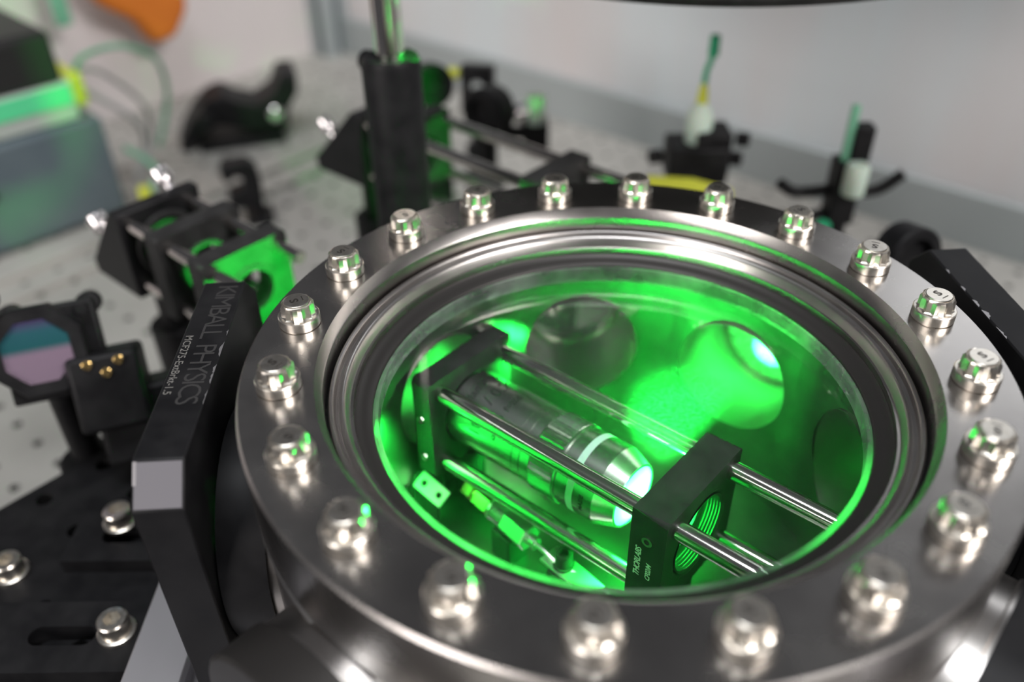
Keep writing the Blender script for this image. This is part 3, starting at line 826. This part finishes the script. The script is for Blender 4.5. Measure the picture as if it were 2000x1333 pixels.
# black round housing over the back of the chamber
oh = thing('overhead_housing', 'round black housing hanging over the table at the top edge', 'housing', (66, 286, 48))
mb = MB(); mb.lathe([(0, 46.5), (134, 46.5), (139, 48), (141, 51), (141, 62), (138, 66), (0, 66)], 96, Matrix.Translation((66, 286, 0))); build(mb, 'housing_disc', 'black_anodized_matte', oh, angle=30)
mb = MB(); mb.lathe([(0, 66), (60, 66), (60, 90), (55, 95), (0, 95)], 64, Matrix.Translation((66, 286, 0))); build(mb, 'housing_hub', 'black_anodized', oh, angle=30)

# =================================================================== OUTER CAGES
def post_under(root, s, n, ztop, r=12.5, base=True):
    mb = MB()
    mb.lathe([(0, TZ + 0.1), (r + 6, TZ + 0.1), (r + 6, TZ + 5), (r, TZ + 6), (r, ztop - 32), (r - 1, ztop - 31), (6.3, ztop - 31), (6.3, ztop), (0, ztop)], 32, Matrix.Translation(W(s, n, 0)))
    build(mb, 'post', 'black_anodized', root, angle=30)
def corner_mount(root, s1, nc, depth=38):
    # right-angle mirror mount: triangular side profile, slanted back carrying silver thumb knobs
    prof = [(s1, 21.2), (s1, -21.5), (s1 - depth, -21.5), (s1 - depth - 1, -14.5), (s1 - 7, 21.2)]
    F = Matrix((UV, ZV, -NV)).transposed().to_4x4(); F.translation = W(0, nc + 20.5, AXZ)
    mb = MB(); mb.prism(prof, 41, F)
    build(mb, 'mount_body', 'black_anodized', root, bevel=1.0)
    mb = MB(); mb.lathe([(12.7, 0.0), (12.7, 1.6), (15.0, 1.6), (15.5, 0.0)], 48, frame(W(s1, nc, AXZ), UV, ZV), closed=True); build(mb, 'port_ring', 'black_anodized_matte', root)
    a_ = Vector((s1 - 7, 21.2)); b_ = Vector((s1 - depth - 1, -14.5)); d = b_ - a_
    nr = (UV * d.y - ZV * d.x).normalized()
    if nr.z < 0: nr = -nr
    for f_, nn in ((0.62, -15), (0.12, 13)):
        p2_ = a_ + d * f_; p = W(p2_.x, nc + nn, AXZ + p2_.y)
        mb = MB()
        mb.lathe([(0, -1), (2.2, -1), (2.2, 4), (4.2, 4.3), (4.6, 5), (4.6, 11.4), (4.2, 12), (2.0, 12), (1.8, 10), (0, 10)], 24, frame(p, nr, UV))
        build(mb, 'thumb_knob', 'chrome_knob', root, angle=30)
cL = thing('cage_assembly', 'rod cage with two lens plates and angled mirror mount, left of viewport', 'optical cage', W(-215, 0, TZ))
cage_plate(cL, -192.5, -182, 0, AXZ, bore=9.5, name='cage_plate'); cage_plate(cL, -225, -215, 0, AXZ, bore=9.5)
cage_rods(cL, -248, -166, 0, AXZ)
corner_mount(cL, -246, 0, 38)
post_under(cL, -187, 0, AXZ - 20.2); post_under(cL, -264, 0, AXZ - 21.4)
for s_ in (-182, -215):
    mb = MB(); mb.lathe([(9.5, 0.02), (9.5, 0.9), (11.5, 0.9), (12.0, 0.02)], 40, frame(W(s_, 0, AXZ), UV, ZV), closed=True); build(mb, 'retaining_ring', 'black_anodized_matte', cL)
cM = thing('cage_assembly', 'rod cage with angled mirror mount running behind the tall post', 'optical cage', W(-190, 141, TZ))
NM = 141.0
cage_plate(cM, -232, -222, NM, AXZ, bore=10.5); cage_plate(cM, -138, -127, NM, AXZ, bore=10.5)
cage_rods(cM, -252, -96, NM, AXZ)
corner_mount(cM, -250, NM, 42)
post_under(cM, -132, NM, AXZ - 20.2); post_under(cM, -270, NM, AXZ - 21.4)
for s_ in (-127, -222):
    mb = MB(); mb.lathe([(10.5, 0.02), (10.5, 0.9), (12.3, 0.9), (12.8, 0.02)], 40, frame(W(s_, NM, AXZ), UV, ZV), closed=True); build(mb, 'retaining_ring', 'black_anodized_matte', cM)

# =================================================================== DICHROIC MIRROR MOUNT (left edge)
def mirror_mount(name, p, nrm, label, r=12.7, mat='dichroic_mirror', body='black_anodized', knob='black_anodized', size=1.0, cat='mirror mount'):
    p = Vector(p); nrm = Vector(nrm).normalized()
    root = thing(name, label, cat, (p.x, p.y, TZ))
    F = frame(p, nrm, ZV)       # x up, y sideways, z out of the mirror
    R = r
    mb = MB(); mb.lathe([(R, 1.5), (R, -6), (R + 5.2, -6), (R + 5.2, 0.6), (R + 4.6, 1.5)], 8, F, closed=True, a0=PI / 8); build(mb, 'holder', body, root, angle=30)
    mb = MB(); mb.lathe([(0, 0.2), (R - 0.1, 0.2), (R - 0.1, -4), (0, -4)], 48, F); build(mb, 'mirror', mat, root)
    mb = MB(); mb.box((-3, -3, -13), (36 * size, 36 * size, 7), F); build(mb, 'back_plate', body, root, bevel=1.0)
    for ux, uy in ((12, 12), (-17, -17), (12, -17)):
        mb = MB(); mb.lathe([(0, -6), (2.2, -6), (2.2, -22), (4.6, -22.4), (4.6, -31), (4.2, -31.6), (0, -31.6)], 22, F @ Matrix.Translation((ux * size, uy * size, 0))); build(mb, 'adjuster', knob, root, angle=30)
    c = F @ Vector((0, 0, -13))
    mb = MB(); mb.lathe([(0, TZ + 0.1), (18, TZ + 0.1), (18, TZ + 5), (12.5, TZ + 6), (12.5, c.z - 60), (11.5, c.z - 59), (6.3, c.z - 59), (6.3, c.z - 10), (0, c.z - 10)], 32, Matrix.Translation((c.x, c.y, 0))); build(mb, 'post', 'black_anodized', root, angle=30)
    return root, F
mr_, Fm = mirror_mount('mirror_mount', (-206, 72, -52), (0.30, -0.85, 0.42), 'black mirror mount holding a round pink and teal mirror', r=12.9)
mb = MB(); mb.box((-20, -21, -6), (30, 26, 22), Fm); mb.box((-36, -30, -14), (30, 34, 24), Fm); build(mb, 'adjuster_block', 'black_anodized', mr_, bevel=2.0)
for ux, uy in ((-8, -16), (-8, -27), (-12, -22)):
    mb = MB(); mb.lathe([(0, 4), (1.8, 4), (1.8, 6.2), (1.2, 6.4), (0, 6.4)], 18, Fm @ Matrix.Translation((ux, uy, 0))); build(mb, 'brass_screw', 'brass', mr_)
mb = MB(); mb.lathe([(0, 0), (5.5, 0), (5.5, 14), (5.0, 14.6), (0, 14.6)], 24, Fm @ Matrix.Translation((22, 14, -6))); build(mb, 'adjuster', 'black_anodized', mr_, angle=30)

# =================================================================== BACKGROUND THINGS
# electronics box with instruments on top (left)
bx = thing('electronics_box', 'blue-grey metal electronics box at the left edge', 'electronics box', W(-470, 90, TZ))
c0 = Vector((-346, 462, TZ)); dx = Vector((-0.70, -0.714, 0)).normalized(); dy = Vector((-0.714, 0.70, 0)).normalized()
Fb = Matrix((dx, dy, ZV)).transposed().to_4x4(); Fb.translation = c0
mb = MB(); mb.box((130, 85, 43), (260, 170, 80), Fb); build(mb, 'case', 'blue_grey_paint', bx, bevel=3)
for xx in (20, 240):
    for yy in (20, 150):
        mb = MB(); mb.lathe([(0, 0.1), (8, 0.1), (8, 3), (0, 3)], 20, Fb @ Matrix.Translation((xx, yy, 0))); build(mb, 'rubber_foot', 'rubber_black', bx)
mb = MB(); mb.lathe([(0, 0), (5, 0), (5, 3), (3, 4), (0, 4)], 24, frame(Fb @ Vector((95, 0, 50)), -dy)); build(mb, 'knob', 'device_black', bx)
dv = thing('power_supply', 'pale instrument with bright green front lying on the blue-grey box', 'instrument', Fb @ Vector((120, 80, 83)))
mb = MB(); mb.box((112, 72, 98.5), (200, 130, 30), Fb); build(mb, 'case', 'device_white', dv, bevel=2)
mb = MB(); mb.box((112, 6.2, 104), (196, 1.6, 15), Fb); build(mb, 'front_strip', 'device_green', dv, bevel=0.5)
mb = MB(); mb.box((4, 50, 98), (16, 50, 26), Fb); build(mb, 'plug_block', 'cable_yellow', dv, bevel=3)
d2 = tag(build(MB().box((119, 72, 132.5), (206, 130, 38), Fb), 'black_instrument', 'device_black', bevel=4, origin=Fb @ Vector((119, 72, 113.5))), 'black instrument stacked on top of the pale one', 'instrument')
def cable(name, pts, r, mat, label):
    mb = MB(); mb.tube(smooth_path(pts, 10), r, 10); return tag(build(mb, name, mat), label, 'cable')
q = lambda x, y, z: Fb @ Vector((x - (8 if x < 0 else 0), y, z * 0.82 if z > 20 else z))
B_ = lambda *t: [Fb @ Vector(p) for p in t]
cable('cable', B_((-6.5, 50, 104), (-16, 45, 116), (-42, 35, 120), (-80, 60, 95), (-95, 90, 50), (-80, 100, 3)), 2.2, 'cable_green', 'green-grey cable arching highest out of the plug')
cable('cable', B_((-6.5, 60, 98), (-18, 52, 104), (-35, 50, 92), (-60, 60, 58), (-62, 70, 25), (-45, 60, 3)), 2.0, 'cable_grey', 'grey cable curling down beside the box')
cable('cable', B_((-6.5, 68, 92), (-16, 34, 84), (-38, 30, 58), (-40, 35, 33), (-22, 20, 14), (-30, 0, 2.5)), 2.2, 'cable_grey', 'grey cable hanging closest to the box corner')
cable('cable', [q(-6, 10, 60), q(-20, 5, 42), q(-22, 0, 30), q(-10, -8, 10), q(-30, -15, 2.5)], 2.4, 'cable_green', 'short green cable loop at the box corner')
mb = MB(); mb.cyl(q(-6, -6, 0.1), q(-6, -6, 24), 5, 20, bev=1.0)
tag(build(mb, 'yellow_plug', 'cable_yellow', origin=q(-6, -6, 0)), 'small yellow plug standing at the foot of the box', 'plug')

# upright silhouettes of optics that stand on the table, given depth
def silhouette(name, p, facing, poly, depth, mat, label, cat, bevel=2.0):
    f = Vector((facing[0], facing[1], 0)).normalized(); x = Vector((-f.y, f.x, 0))
    F = Matrix((x, ZV, f)).transposed().to_4x4(); F.translation = Vector(p)
    root = thing(name, label, cat, p)
    mb = MB(); mb.prism(poly, depth, F @ Matrix.Translation((0, 0, -depth / 2))); build(mb, 'body', mat, root, bevel=bevel)
    return root, F
toC = lambda p: (-29 - p[0], -187 - p[1])
pc = Vector((-290, 616, TZ))
cs, Fcs = silhouette('table_clamp', pc, toC(pc), [(-58, 2), (-50, 0), (-36, 12), (-18, 22), (4, 14), (30, 8), (44, 10), (48, 30), (58, 44), (60, 62), (44, 62), (36, 46), (20, 36), (2, 42), (-10, 50), (-24, 46), (-38, 34), (-50, 18)], 44, 'black_anodized', 'black humped clamp lying by the panel corner', 'clamp')
mb = MB(); mb.cyl(Fcs @ Vector((-30, 30, 24)), Fcs @ Vector((-30, 30, 34)), 9, 24, bev=1); build(mb, 'knob', 'black_anodized', cs)
mb = MB(); mb.cyl(Fcs @ Vector((34, 26, 20)), Fcs @ Vector((34, 26, 24)), 7, 20, bev=1); build(mb, 'screw', 'chrome_knob', cs)
mb = MB(); mb.box((0, 3, 0), (80, 6, 60), Fcs); build(mb, 'foot', 'black_anodized', cs, bevel=1)
pc = Vector((-244, 446, TZ))
sc, Fsc = silhouette('hook_bracket', pc, toC(pc), [(8, 0), (14, 0), (16, 32), (15, 46), (8, 53), (-10, 53), (-14, 47), (-12, 38), (-6, 38), (-4, 42), (2, 40), (2, 31), (-10, 28), (-12, 19), (-6, 14), (6, 13)], 16, 'black_anodized', 'small black hook-shaped bracket standing alone on the table', 'bracket', 1.5)
mb = MB(); mb.box((10, 2, 0), (22, 4, 30), Fsc); build(mb, 'foot', 'black_anodized', sc, bevel=0.6)
# orange thing on the left panel
og = thing('orange_tool', 'orange plastic tool hanging on the left panel, cut by the top edge', 'tool', (-372, 684, -120))
Fo = Matrix((Vector((0.62, 0.78, 0)), ZV, Vector((0.78, -0.62, 0)))).transposed().to_4x4(); Fo.translation = Vector((-376, 680, -128))
mb = MB(); mb.prism([(-6, 0), (18, 2), (36, 24), (44, 60), (30, 96), (-40, 100), (-62, 70), (-48, 46), (-20, 26)], 22, Fo @ Matrix.Translation((0, 0, -11))); build(mb, 'handle', 'orange_plastic', og, bevel=6)
mb = MB(); mb.lathe([(0, 11), (9, 11), (9, 13), (6, 14), (0, 14)], 24, Fo @ Matrix.Translation((4, 62, 0))); build(mb, 'hub', 'blue_grey_paint', og)
mb = MB(); mb.box((-84, 58, 0), (14, 44, 8), Fo); build(mb, 'tag', 'cable_green', og, bevel=2)
mb = MB(); mb.cyl(Fo @ Vector((0, 70, -10)), W(-763, NV.dot(Fo @ Vector((0, 70, -10))), -18), 4, 12); build(mb, 'hook', 'cable_grey', og)

# small mounts beyond the middle cage
def small_mount(name, p, label, head, post_r=6.3):
    root = thing(name, label, 'optic mount', (p[0], p[1], TZ))
    mb = MB(); mb.lathe([(0, TZ + 0.1), (16, TZ + 0.1), (16, TZ + 5), (11, TZ + 6), (11, p[2] - 45), (post_r, p[2] - 44), (post_r, p[2] - 8), (0, p[2] - 8)], 28, Matrix.Translation((p[0], p[1], 0))); build(mb, 'post', 'black_anodized', root, angle=30)
    head(root, Vector(p))
    return root
def head_plate(root, p):
    F = frame(p, (-0.2, -0.95, 0.1), ZV)
    mb = MB(); mb.holed((-17, 17, -12, 12), (0, 0), 6, lambda u, v: F @ Vector((u, v, 5)), 24); mb.holed((-17, 17, -12, 12), (0, 0), 6, lambda u, v: F @ Vector((u, v, -5)), 24, flip=True)
    c = [(-17, -12), (17, -12), (17, 12), (-17, 12)]
    mb.add([F @ Vector((x, y, 5)) for x, y in c] + [F @ Vector((x, y, -5)) for x, y in c], [(i, (i + 1) % 4, 4 + (i + 1) % 4, 4 + i) for i in range(4)])
    mb.lathe([(6, -5), (6, 5)], 24, F); build(mb, 'plate', 'black_anodized', root, bevel=1, angle=30)
    mb = MB(); mb.cyl(F @ Vector((10, 14, 0)), F @ Vector((10, 22, 0)), 4, 20, bev=0.6); build(mb, 'knob', 'cable_yellow', root)
small_mount('lens_mount', (-52, 440, -90), 'small black plate mount with dark pierced plate, far behind the tall post', head_plate)
def head_round(root, p):
    F = frame(p, (-0.55, -0.8, 0.15), ZV)
    mb = MB(); mb.lathe([(0, -3), (9, -3), (9, -9), (17, -9), (17, 6), (15, 8), (10, 8), (9, 2), (0, 2)], 36, F); build(mb, 'ring', 'black_anodized', root, angle=30)
    mb = MB(); mb.lathe([(0, 0), (4, 0), (4, 6), (7, 6.5), (7, 17), (6, 18), (0, 18)], 24, frame(p + Vector((14, 6, -6)), (0.95, -0.1, 0.25), ZV)); build(mb, 'knob', 'chrome_knob', root, angle=30)
    mb = MB(); mb.lathe([(0, 0), (6.5, 0), (6.5, 19), (5.5, 20), (0, 20)], 24, frame(p + Vector((33, 2, -10)), (0, 0, 1))); build(mb, 'cap', 'frosted_plastic', root, angle=30)
    mb = MB(); mb.box((33, 2, -18), (18, 18, 18), Matrix.Translation(p)); mb.box((16, 2, -16), (34, 8, 8), Matrix.Translation(p)); build(mb, 'cap_holder', 'black_anodized', root, bevel=1)
small_mount('lens_mount', (-44, 385, -86), 'round black lens mount with frosted cap beside it, behind the rod cage', head_round)
def head_dark(root, p):
    F = frame(p, (0.3, -0.9, 0.2), ZV)
    mb = MB(); mb.lathe([(0, -7), (13, -7), (14, -6), (14, 6), (13, 7), (9, 7), (8, 3), (0, 3)], 36, F); build(mb, 'ring', 'black_anodized', root, angle=30)
small_mount('lens_mount', (-80, 372, -62), 'dark round mount just right of the tall post', head_dark)
small_mount('lens_mount', (149, 150, -62), 'dark round mount near the top of the right bracket', head_dark)

def collimator(name, p, label, tall, arms):
    root = thing(name, label, 'fibre collimator', (p[0], p[1], TZ)); p = Vector(p)
    T = Matrix.Translation(p)
    mb = MB(); mb.lathe([(0, TZ + 0.1), (18, TZ + 0.1), (18, TZ + 5), (12.5, TZ + 6), (12.5, p.z - 40), (6.3, p.z - 39), (6.3, p.z - 20), (0, p.z - 20)], 28, Matrix.Translation((p.x, p.y, 0))); build(mb, 'post', 'black_anodized', root, angle=30)
    if arms == 'block':
        mb = MB(); mb.box((0, 0, -14), (34, 26, 22), T); mb.box((8, 0, -8), (20, 22, 26), T); build(mb, 'mount_block', 'black_anodized', root, bevel=1.5)
        for dx_, dz_ in ((-20, -12), (20, -14), (22, -2)):
            mb = MB(); mb.cyl(p + Vector((dx_, 0, dz_)), p + Vector((dx_ * 1.35, -2, dz_)), 4.2, 20, bev=0.6); build(mb, 'knob', 'black_anodized', root)
        mb = MB(); mb.lathe([(0, -5), (7, -5), (7.4, -4), (7.4, 12), (5.5, 17), (3.4, 20), (0, 20)], 28, T); build(mb, 'collimator_tube', 'frosted_plastic', root, angle=30)
        mb = MB(); mb.lathe([(0, 20), (3.2, 20), (2.6, 27), (1.4, 32), (0, 32)], 20, T); build(mb, 'strain_relief', 'cable_yellow', root)
        mb = MB(); mb.tube(smooth_path([p + Vector((0, 0, 31)), p + Vector((0.5, 0, 38)), p + Vector((2, 0, 43)), p + Vector((3, 0, 48))], 6), 1.7, 10); build(mb, 'fibre', 'fibre_glow_green', root)
        mb = MB(); mb.lathe([(0, 0), (2.6, 0), (3, 1), (2.8, 11), (0, 12)], 18, Matrix.Translation(p + Vector((3, 0, 46)))); build(mb, 'fibre_cap', 'fibre_glow_green', root)
        mb = MB(); mb.prism([(-26, -4), (0, -6), (22, -12), (22, -18), (-20, -12), (-30, -10)], 6, frame(p + Vector((-6, -22, -9)), (0, -1, 0.4), (1, 0, 0))); build(mb, 'fibre_loop', 'cable_yellow', root, bevel=1.5)
    else:
        mb = MB(); mb.box((0, 0, -8), (14, 14, 36), T); mb.box((4, 0, 18), (10, 10, 22), T); build(mb, 'mount_stem', 'black_anodized', root, bevel=1)
        for pts in ([(-6, 0, -8), (-24, 2, -10), (-34, 0, -4)], [(6, 0, -10), (20, 0, -8), (30, -2, 2)], [(-8, 0, -22), (-26, -4, -26), (-36, -4, -30)]):
            mb = MB(); mb.tube([p + Vector(t) for t in smooth_path(pts, 5)], 3.2, 12); build(mb, 'arm', 'black_anodized', root)
        mb = MB(); mb.lathe([(0, 0), (5.5, 0), (6, 1), (6, 15), (5, 17), (0, 17)], 24, Matrix.Translation(p + Vector((2, -9, -6)))); build(mb, 'collimator_tube', 'frosted_plastic', root, angle=30)
        mb = MB(); mb.box((-3, -1, 22), (4, 4, 36), T); build(mb, 'fibre_rod', 'cable_green', root, bevel=0.8)
        mb = MB(); mb.cyl(p + Vector((-12, -12, -30)), p + Vector((-12, -16, -20)), 4, 18, bev=0.8); build(mb, 'lit_cap', 'fibre_glow_green', root)
    return root
collimator('fibre_collimator', (79, 284, -62), 'upright fibre collimator with green fibre tip on a black mount', 50, 'block')
collimator('fibre_collimator', (150, 238, -66), 'upright fibre collimator on a thin black stem with side arms', 40, 'arms')
